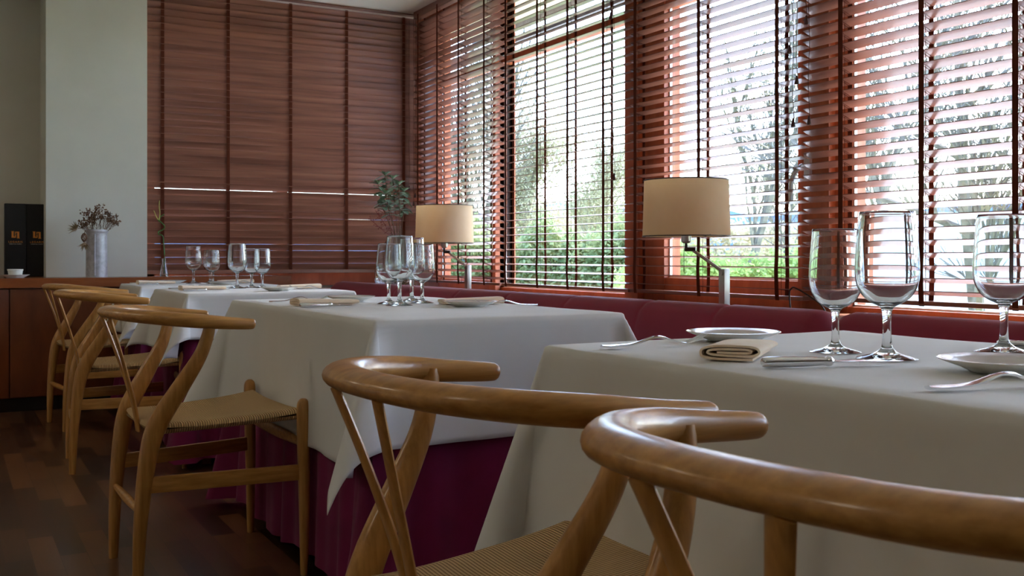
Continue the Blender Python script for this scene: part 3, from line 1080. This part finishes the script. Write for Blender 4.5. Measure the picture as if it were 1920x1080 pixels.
# ---------------------------------------------------------------- sideboard and what stands on it
sb = empty('sideboard', (0, 6.55, 0))
tag(sb, 'long reddish wooden sideboard along the back wall', 'sideboard')
CT = .780
b = MB()
b.box(-1.6, .53, 0, .745, CT - .056, CT)
b.box(.53, 1.132, 0, .325, CT - .056, CT)
b.box(1.132, 1.98, 0, .345, CT - .056, CT)
b.build('cabinet_top', M['cab_top'], sb, smooth=False)
MB().box(-1.6, 1.97, .04, .32, .08, CT - .058).build('carcass', M['cabinet'], sb, smooth=False)
MB().box(-1.6, 1.97, .06, .30, 0, .085).build('plinth', M['darkmetal'], sb, smooth=False)
xs = [-1.6, -.98, -.36, .305, .92, 1.50, 1.97]
xs = [-1.5, -.62, .318, 1.16, 1.97]
for i in range(4):
    MB().box(xs[i] + .003, xs[i + 1] - .003, .012, .038, .088, CT - .066).build('door', M['cabinet'], sb, bevel=.002)

# two tall black presentation boxes
def textobj(txt, size, m, parent, loc, name='lettering', sx=1.0, space=1.0):
    cu = bpy.data.curves.new(name, 'FONT')
    cu.body = txt
    cu.size = size
    cu.align_x = 'CENTER'
    cu.align_y = 'CENTER'
    cu.space_character = space
    cu.extrude = .0003
    o = bpy.data.objects.new(name, cu)
    COL.objects.link(o)
    dgp = bpy.context.evaluated_depsgraph_get()
    me = bpy.data.meshes.new_from_object(o.evaluated_get(dgp))
    me.materials.clear()
    me.materials.append(m)
    bpy.data.objects.remove(o)
    o2 = bpy.data.objects.new(name, me)
    COL.objects.link(o2)
    o2.parent = parent
    o2.location = loc
    o2.rotation_euler = (PI / 2, 0, 0)
    o2.scale = (sx, 1, 1)
    return o2
def gift_box(x, y, lab):
    r = empty('presentation_box', (x, y, CT + .001))
    tag(r, lab, 'box', 'tall black boxes on the sideboard')
    MB().box(-.0595, .0595, -.05, .05, 0, .455).build('box_body', M['black'], r, bevel=.0015)
    lg = MB()
    yf0, yf1 = -.0512, -.0498
    u = .0036
    zc = .262
    def rect(a, c, d, e):
        lg.box(a * u, c * u, yf0, yf1, zc + d * u, zc + e * u)
    # interlocking squared spiral emblem
    rect(-6, -2.8, -4.5, 5.5); rect(-6.6, -2.2, 4.9, 5.9)
    rect(-6, 1.2, -5.5, -3.2); rect(-.6, 1.2, -5.5, -1.2); rect(-1.2, 1.2, -1.8, -.2)
    rect(2.8, 6, -6.0, 4.2); rect(2.2, 6.6, -6.6, -5.6)
    rect(-1.2, 6, 3.2, 5.2); rect(-1.2, .6, 1.0, 5.2); rect(-1.2, 1.2, .8, 2.2)
    lg.build('emblem', M['gold'], r, smooth=False)
    textobj('LEGARIS', .0155, M['gold'], r, (0, -.0506, .216), sx=1.15, space=1.25)
    textobj('RIBERA DEL DUERO', .0075, M['pale'], r, (0, -.0506, .203), space=1.05)
    return r
gift_box(.374, 7.08, 'tall black box with orange emblem, behind the small white bowl')
gift_box(.496, 7.095, 'tall black box with orange emblem, touching the white pier')

# saucer and ramekin
sc = MB().lathe([(0, 0), (.048, 0), (.05, .004), (.078, .018), (.079, .0195), (.072, .0185), (.048, .0075), (0, .007)], n=40).build('saucer', M['china'], merge=True, angle=70)
sc.location = (.352, 6.63, CT + .001)
tag(sc, 'white saucer on the sideboard under the small white bowl', 'saucer')
rm = MB().lathe([(0, 0), (.034, 0), (.036, .002), (.0405, .034), (.0435, .0355), (.0435, .0435), (.0405, .044), (.039, .040), (.033, .006), (0, .005)], n=36).build('ramekin', M['china'], merge=True, angle=50)
rm.location = (.352, 6.63, CT + .0085)
tag(rm, 'small white ramekin bowl standing on the white saucer', 'bowl')

# grey glazed vase with dried flowers
vz = empty('glazed_vase', (.800, 6.66, CT + .001))
tag(vz, 'grey speckled cylindrical ceramic vase in front of the pier', 'vase')
def rib(a):
    return 1.0
MB().lathe(cr_path([(0, 0), (.060, 0), (.0625, .004), (.062, .05), (.061, .15), (.060, .25), (.061, .268), (.067, .276), (.0675, .280), (.064, .284), (.059, .280), (.056, .27), (.056, .02), (0, .015)], 2), n=40).build('vase_body', M['glaze'], vz, merge=True, angle=50)
MB().sweep([(-.018, -.0605, .01), (-.018, -.0598, .26)], [(.0035, .006), (.0035, .006)], ref=(0, 1, 0), n=8).build('ridge', M['glaze'], vz)
rd = random.Random(11)
fl = empty('dried_flowers', (.800, 6.66, CT + .25))
tag(fl, 'dried brown twig and seed head bouquet in the grey vase', 'dried flowers')
st, sd = MB(), MB()
def spray(p, d, l, r, dep):
    q = p + d * l
    st.sweep([p, p + d * l * .5 + Vector((rd.uniform(-.006, .006), rd.uniform(-.006, .006), 0)), q], [r, r * .85, r * .6], n=4)
    if dep == 0:
        R = rd.uniform(.0036, .0060)
        ico(sd, q, R)
        return
    for k in range(rd.choice((2, 3, 3))):
        dd = (d + Vector((rd.uniform(-.7, .7), rd.uniform(-.7, .7), rd.uniform(-.25, .6)))).normalized()
        spray(q if k else p + d * l * .7, dd, l * rd.uniform(.5, .8), r * .7, dep - 1)
def ico(mb, c, R):
    t = [(0, 0, 1), (1, 0, 0), (0, 1, 0), (-1, 0, 0), (0, -1, 0), (0, 0, -1)]
    mb.add([Vector(c) + Vector(q) * R for q in t], [(0, 1, 2), (0, 2, 3), (0, 3, 4), (0, 4, 1), (5, 2, 1), (5, 3, 2), (5, 4, 3), (5, 1, 4)])
for (ax, az, l) in ((-.45, .75, .075), (-.30, .95, .10), (-.12, 1, .115), (.0, 1, .10), (.2, 1, .10), (.35, .95, .105), (.5, .85, .10), (.62, .7, .10), (.4, .8, .09), (-.2, .9, .08), (.15, .85, .11), (-.55, .55, .07)):
    p = Vector((ax * .05, rd.uniform(-.02, .02), 0))
    d = Vector((ax, rd.uniform(-.35, .2), az)).normalized()
    st.sweep([p - d * .12 if False else Vector((p.x * .4, p.y, -.1)), p], .0012, n=4)
    spray(p, d, l * .72, .0015, 3)
    spray(p + Vector((rd.uniform(-.012, .012), rd.uniform(-.015, .015), 0)), d, l * .62, .0015, 3)
st.build('stems', M['dried'], fl, smooth=False)
sd.build('seed_heads', M['dried'], fl, smooth=False)
def petals(mb, c, ax, n, L, wd_, spread):
    ax = Vector(ax).normalized()
    u = ax.orthogonal().normalized()
    v = ax.cross(u)
    for k in range(n):
        a = 2 * PI * k / n + rd.uniform(-.2, .2)
        o = u * math.cos(a) + v * math.sin(a)
        sp_ = spread * rd.uniform(.7, 1.2)
        d = (ax + o * sp_).normalized()
        s = ax.cross(o).normalized()
        c = Vector(c)
        ll = L * rd.uniform(.75, 1.1)
        p1, p2 = c + d * ll * .5, c + d * ll + o * .004
        nn = d.cross(s) * .0012
        mb.add([c, p1 - s * wd_, p2, p1 + s * wd_, p1 + nn * 2], [(0, 1, 4), (1, 2, 4), (2, 3, 4), (3, 0, 4), (0, 3, 2, 1)])
pt = MB()
pt2 = MB()
petals(pt2, (-.115, -.055, .045), (-.7, -.6, .25), 14, .055, .005, 1.1)
petals(pt, (-.075, -.07, -.035), (-.15, -.5, -.9), 14, .062, .006, .75)
pt.build('pale_flower', M['driedpale'], fl, smooth=False)
pt2.build('pale_flower', M['driedpale'], fl, smooth=False)
cn = MB()
for k in range(60):
    z = -.005 - .05 * (k / 60)
    a = k * 2.4
    rr = .016 * math.sin(PI * (k + 6) / 70)
    ico(cn, (-.078 + rr * math.cos(a), -.068 + rr * math.sin(a), z + .02), .0042)
swp(cn, [(-.02, -.02, .02, .002, .002), (-.03, -.05, .05, .002, .002), (-.06, -.065, .05, .002, .002), (-.078, -.068, .015, .002, .002)], n=5, sub=4)
swp(cn, [(-.02, -.02, .02, .002, .002), (-.06, -.03, .045, .002, .002), (-.11, -.05, .045, .002, .002)], n=5, sub=4)
cn.build('cone', M['dried'], fl, smooth=False)

# bud vase with curly bamboo
bv = MB().lathe(cr_path([(0, 0), (.024, 0), (.026, .003), (.024, .03), (.016, .07), (.012, .09), (.0135, .112), (.0120, .112), (.0105, .09), (.014, .07), (.021, .03), (.022, .008), (0, .006)], 3), n=28).build('bud_vase', M['glass'], merge=True, angle=70)
bv.location = (1.185, 6.60, CT + .001)
tag(bv, 'slim clear glass bud vase at the end of the sideboard', 'vase')
lb = empty('lucky_bamboo', (1.185, 6.60, CT + .02))
tag(lb, 'curly green bamboo stalk in the slim glass vase', 'plant')
swp(MB(), [(0, 0, 0, .003, .003), (.002, 0, .12, .0035, .0035), (-.004, 0, .20, .0035, .0035), (-.01, -.005, .235, .0035, .0035), (-.032, 0, .245, .0035, .0035), (-.03, .01, .262, .0035, .0035), (-.005, .008, .275, .0035, .0035),
           (.003, 0, .295, .0035, .0035), (-.018, -.008, .318, .0035, .0035), (-.035, 0, .335, .0035, .0035), (-.02, .006, .355, .003, .003), (.0, 0, .37, .003, .003)], n=8, sub=5).build('stalk', M['stemgreen'], lb)
swp(MB(), [(-.032, 0, .33, .003, .003), (-.045, 0, .35, .003, .003), (-.055, 0, .375, .0028, .0028), (-.062, 0, .392, .002, .002)], n=8).build('shoot', M['stemyellow'], lb)
swp(MB(), [(-.030, 0, .335, .003, .003), (-.026, 0, .38, .0028, .0028), (-.030, 0, .42, .0028, .0028), (-.027, 0, .455, .002, .002)], n=8).build('shoot', M['stemyellow'], lb)

# ---------------------------------------------------------------- sage in a glass vase in the window corner
vx, vy, vzb = 2.50, 6.00, .681
vs_ = empty('round_glass_vase', (vx, vy, vzb))
tag(vs_, 'large bulbous clear glass vase behind the bench in the corner', 'vase')
MB().lathe(cr_path([(0, 0), (.09, 0), (.12, .02), (.142, .07), (.145, .12), (.13, .20), (.10, .28), (.065, .335), (.05, .36), (.0475, .358), (.0625, .332), (.097, .278), (.127, .20), (.142, .12), (.139, .07), (.117, .024), (.09, .005), (0, .005)], 3), n=44).build('vase_glass', M['glass'], vs_, merge=True, angle=70)
sg = empty('sage_plant', (vx, vy, vzb + .02))
tag(sg, 'green sage sprigs rising from the round vase in the corner', 'plant')
rs = random.Random(5)
stm, lv, yl = MB(), MB(), MB()
def leaf(mb, p, d, L, W, up=None):
    d = d.normalized()
    s = d.cross(up or Vector((0, 0, 1)))
    if s.length < .05:
        s = Vector((1, 0, 0))
    s.normalize()
    nn = s.cross(d)
    pts, fs = [], []
    prof = [(0, .08), (.2, .75), (.45, 1), (.7, .8), (.9, .35), (1, .02)]
    for (k, w_) in prof:
        c = p + d * L * k - nn * (L * .18 * k * k)
        pts += [c - s * W * w_ - nn * .003 * -w_, c - nn * .002, c + s * W * w_ - nn * .003 * -w_]
    for i in range(len(prof) - 1):
        a = i * 3
        fs += [(a, a + 1, a + 4, a + 3), (a + 1, a + 2, a + 5, a + 4)]
    mb.add(pts, fs)
for (tx, ty, h) in ((-.10, 0, .66), (-.04, .03, .72), (.03, -.02, .66), (.08, .02, .62), (-.065, -.04, .60), (.015, .04, .70)):
    top = Vector((tx - .03, ty, h))
    base = Vector((tx * .3, ty * .3, .03))
    mid = Vector((tx * .35, ty * .4, .34))
    pp = cr_path([tuple(base), tuple(mid), tuple(mid.lerp(top, .5) + Vector((tx * .1, 0, 0))), tuple(top)], 8)
    stm.sweep(pp, .0028, n=6)
    for i in range(16, len(pp)):
        p = Vector(pp[i])
        if p.z < .40:
            continue
        for s in range(2):
            a = i * 1.57 + s * PI + rs.uniform(-.4, .4)
            d = Vector((math.cos(a), math.sin(a), rs.uniform(-.5, .35)))
            leaf(lv if p.z > .45 or rs.random() < .5 else yl, p, d, rs.uniform(.05, .085), rs.uniform(.013, .021))
    for k in range(5):
        a = k * 1.26
        leaf(lv, top, Vector((math.cos(a), math.sin(a), .9)), .05, .011)
stm.build('stems', M['dried'], sg)
lv.build('leaves', M['sage'], sg, angle=180)
yl.build('young_leaves', M['youngleaf'], sg, angle=180)
rt = MB()
rs = random.Random(8)
for (ax, az) in ((-.75, .85), (-.9, .55), (-.5, .95)):
    d = Vector((ax, .05, az)).normalized()
    p0, p1 = Vector((0, 0, .30)), Vector((0, 0, .32)) + d * .22
    rt.sweep([p0, (p0 + p1) / 2 + Vector((0, 0, -.01)), p1], .0016, n=5)
    for k in range(14):
        p = p0.lerp(p1, .35 + .65 * k / 14)
        q = p + Vector((rs.uniform(-.04, .03), rs.uniform(-.02, .02), rs.uniform(-.03, .04)))
        rt.sweep([p, q], .0009, n=4)
        ico(rt, q, .0045)
o = rt.build('red_berry_twigs', M['redtwig'], smooth=False)
o.location = (vx, vy, vzb + .03)
tag(o, 'thin dark red berry twigs leaning left from the round vase', 'twigs')
# dried leaves inside the vase bottom
dl = MB()
for k in range(70):
    a, rr = rs.uniform(0, 6.28), rs.uniform(0, .11)
    leaf(dl, Vector((rr * math.cos(a), rr * math.sin(a), rs.uniform(.015, .11))), Vector((rs.uniform(-1, 1), rs.uniform(-1, 1), rs.uniform(-.6, .8))), .05, .012)
o = dl.build('dried_leaves', M['driedpale'], angle=180)
o.location = (vx, vy, vzb)
tag(o, 'straw coloured dried leaves filling the bottom of the round vase', 'dried leaves', kind='stuff')

# ---------------------------------------------------------------- outdoors
GZ = -.35
b = MB().box(3.3, 140, -80, 120, GZ - .2, GZ)
struct(b.build('garden_ground', M['grass'], smooth=False))
struct(MB().box(3.27, 6.2, -6, 10, GZ, GZ + .06).build('terrace', M['render'], smooth=False))
# distant hills
def hills():
    vs, fs = [], []
    n = 120
    for i in range(n + 1):
        a = math.radians(-60 + 130 * i / n)
        R = 420
        x, y = R * math.sin(a + 1.0), R * math.cos(a + 1.0)
        h = 20 + 7 * noise.noise(Vector((i * .07, 1.3, 0))) + 6 * noise.noise(Vector((i * .3, 5, 0)))
        vs += [(x, y, -30), (x, y, h), (x * 1.5, y * 1.5, h * 1.2), (x * 1.5, y * 1.5, -30)]
    for i in range(n):
        for q in range(4):
            a, c = i * 4 + q, i * 4 + (q + 1) % 4
            fs.append((a, c, c + 4, a + 4))
    return MB().add(vs, fs)
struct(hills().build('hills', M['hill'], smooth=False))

def ray(px, D):
    t = (px - 960) / 1909
    S, C = math.sin(YAW), math.cos(YAW)
    return D * (S + C * t), D * (C - S * t)

def tree(name, x, y, h, seed, label, cat, group=None, spread=.5, trunk=.14, depth=5, leafy=0, leafm=None, bark='bark', first=.25, leafsize=.05, up=.35):
    rn = random.Random(seed)
    root = empty(name, (x, y, GZ))
    tag(root, label, cat, group)
    br, lf = MB(), MB()
    def grow(p, d, L, r, dep):
        segs = 3
        pts = [p]
        q, dd = p.copy(), d.copy()
        for i in range(segs):
            dd = (dd + Vector((rn.uniform(-1, 1), rn.uniform(-1, 1), rn.uniform(-.3, .5))) * .16).normalized()
            q = q + dd * (L / segs)
            pts.append(q.copy())
        br.sweep(pts, [r * (1 - .35 * i / segs) for i in range(segs + 1)], n=5 if dep > 2 else 3, cap=False)
        if leafy and dep <= 1:
            for k in range(leafy):
                c = pts[rn.randint(1, 3)] + Vector((rn.gauss(0, .1), rn.gauss(0, .1), rn.gauss(0, .1)))
                u = Vector((rn.uniform(-1, 1), rn.uniform(-1, 1), rn.uniform(-1, 1))).normalized()
                v = u.orthogonal().normalized()
                s = leafsize * rn.uniform(.6, 1.3)
                lf.add([c - u * s, c + v * s * .5, c + u * s, c - v * s * .5], [(0, 1, 2, 3)])
        if dep == 0:
            return
        for k in range(rn.choice((3, 4, 4)) if dep > 1 else 3):
            i = rn.randint(1, segs)
            nd_ = (dd * .7 + Vector((rn.uniform(-1, 1), rn.uniform(-1, 1), rn.uniform(-.3, 1) * up * 2)) * spread).normalized()
            grow(pts[i], nd_, L * rn.uniform(.55, .82), r * rn.uniform(.42, .62), dep - 1)
        grow(pts[-1], dd, L * .8, r * .65, dep - 1)
    grow(Vector((0, 0, 0)), Vector((0, 0, 1)), h * first, trunk, depth)
    br.build('branches', M[bark], root, smooth=False)
    if leafy:
        lf.build('foliage', leafm, root, smooth=False)
    return root

def bush(name, x, y, rx, ry, rz, seed, m, label, cat, group=None, n=9000, s0=.035, z0=0):
    rn = random.Random(seed)
    root = empty(name, (x, y, GZ))
    tag(root, label, cat, group)
    lf = MB()
    for k in range(n):
        a, c = rn.uniform(0, 2 * PI), rn.uniform(-.25, 1)
        sr = math.sqrt(max(0, 1 - c * c))
        bump = 1 + .22 * noise.noise(Vector((math.cos(a) * 2.2 * sr + seed, math.sin(a) * 2.2 * sr, c * 3)))
        rr = bump * rn.uniform(.72, 1.03)
        p = Vector((rx * rr * sr * math.cos(a), ry * rr * sr * math.sin(a), max(0.02, z0 + rz * (.35 + .65 * rr * c))))
        u = Vector((rn.uniform(-1, 1), rn.uniform(-1, 1), rn.uniform(-1, 1))).normalized()
        v = u.orthogonal().normalized()
        s = s0 * rn.uniform(.6, 1.4)
        lf.add([p - u * s, p + v * s * .55, p + u * s, p - v * s * .55], [(0, 1, 2, 3)])
    lf.build('foliage', m, root, smooth=False)
    tb = MB()
    for k in range(5):
        d = Vector((rn.uniform(-.6, .6) * rx, rn.uniform(-.6, .6) * ry, z0 + rz * .7))
        tb.sweep([(0, 0, 0), d * .5, d], [.03, .02, .008], n=5)
    tb.build('stems', M['bark'], root, smooth=False)
    return root

# hedge seen below the nearer lamp window
for i, px in enumerate((1215, 1290, 1365, 1440, 1515)):
    x, y = ray(px, 10.5)
    bush('garden_shrub', x, y, .44, .44, 1.35 + .08 * math.sin(i * 2), 20 + i, M['hedge'],
         ['bright green garden shrub at the left of the post beside the lamp window', 'bright green garden shrub right under the nearer lamp shade', 'bright green garden shrub beside the lamp arm',
          'bright green garden shrub right of the lamp arm', 'bright green garden shrub in front of the thick window post'][i], 'shrub', 'bright shrubs outside the window', n=6000, s0=.03)
for i, (px, D, rz, rx) in enumerate(((800, 15, 1.75 , .52), (872, 15, 1.9, .52), (948, 15, 1.45, .52), (1025, 14.5, 1.8, .52), (1100, 14, 1.55, .52), (1170, 13.5, 1.8, .55))):
    x, y = ray(px, D)
    bush('green_bush', x, y, rx, rx, rz, 40 + i, M['bush'],
         ['dense green bush outside, seen left of the far lamp', 'dense green bush outside, behind the far lamp arm', 'dense green bush outside, first right of the far lamp', 'tall dense bush in the middle of the large pane',
          'dense green bush outside, right half of the large pane', 'dense green bush outside next to the window post'][i], 'bush', 'green bushes outside the large pane', n=8000, s0=.04)
T_ = [(890, 24, 9.5, 1, .35, .12, 'tall bare tree outside the far corner window', 5, 0, None, 'bark'),
      (1000, 26, 6.6, 2, .40, .06, 'pale bare tree at the left of the large pane', 6, 1, 'paleleaf', 'greybark'),
      (1090, 30, 6.6, 3, .40, .06, 'pale twiggy tree at the right of the large pane', 6, 1, 'paleleaf', 'greybark'),
      (1165, 30, 4.6, 4, .5, .06, 'small pale tree beside the window post', 4, 4, 'paleleaf', 'greybark'),
      (1392, 19, 9.5, 5, .24, .10, 'tall slender bare tree behind the nearer lamp', 5, 1, 'catkin', 'bark'),
      (1480, 26, 7.0, 6, .5, .07, 'bare spreading tree left of the thick window post', 5, 0, None, 'bark'),
      (1680, 17, 8.5, 7, .62, .12, 'large bare tree seen through the right blind, thick trunk', 5, 0, None, 'bark'),
      (1850, 11, 6.2, 8, .68, .11, 'large bare tree with crooked limbs at the far right', 5, 0, None, 'bark'),
      (1770, 24, 7.0, 9, .5, .06, 'thin bare tree between the two large ones', 5, 0, None, 'greybark')]
for (px, D, h, sd_, spr, tr, lab, dep, lfy, lm, bk) in T_:
    x, y = ray(px, D)
    tree('garden_tree', x, y, h, 100 + sd_, lab, 'tree', 'trees in the garden', spread=spr, trunk=tr, depth=dep, leafy=lfy, leafm=M[lm] if lm else None, bark=bk)
for i, (px, D, rz) in enumerate(((1000, 40, 3.6), (1090, 52, 4.0), (1170, 62, 3.4), (1380, 36, 2.6), (1480, 46, 2.8))):
    x, y = ray(px, D)
    bush('distant_shrub', x, y, 2.6, 2.6, rz, 70 + i, M['catkin'],
         ['far pale shrub mass behind the left of the large pane', 'far pale shrub mass behind the centre of the large pane', 'far pale shrub mass behind the window post', 'far pale shrub mass behind the lamp', 'far pale shrub mass left of the thick post'][i],
         'shrub', 'far shrubs', n=7000, s0=.09)
# white garden building outside the right window
x, y = ray(1860, 15)
g = empty('garden_wall', (x, y, GZ), -.9)
tag(g, 'white rendered garden wall in full sun beyond the right window', 'wall')
MB().box(-2.3, 6.5, -.15, .15, 0, 1.85).build('wall_body', M['render'], g, smooth=False)
MB().box(-2.35, 6.55, -.19, .19, 1.85, 1.92).build('coping', M['render'], g, smooth=False)
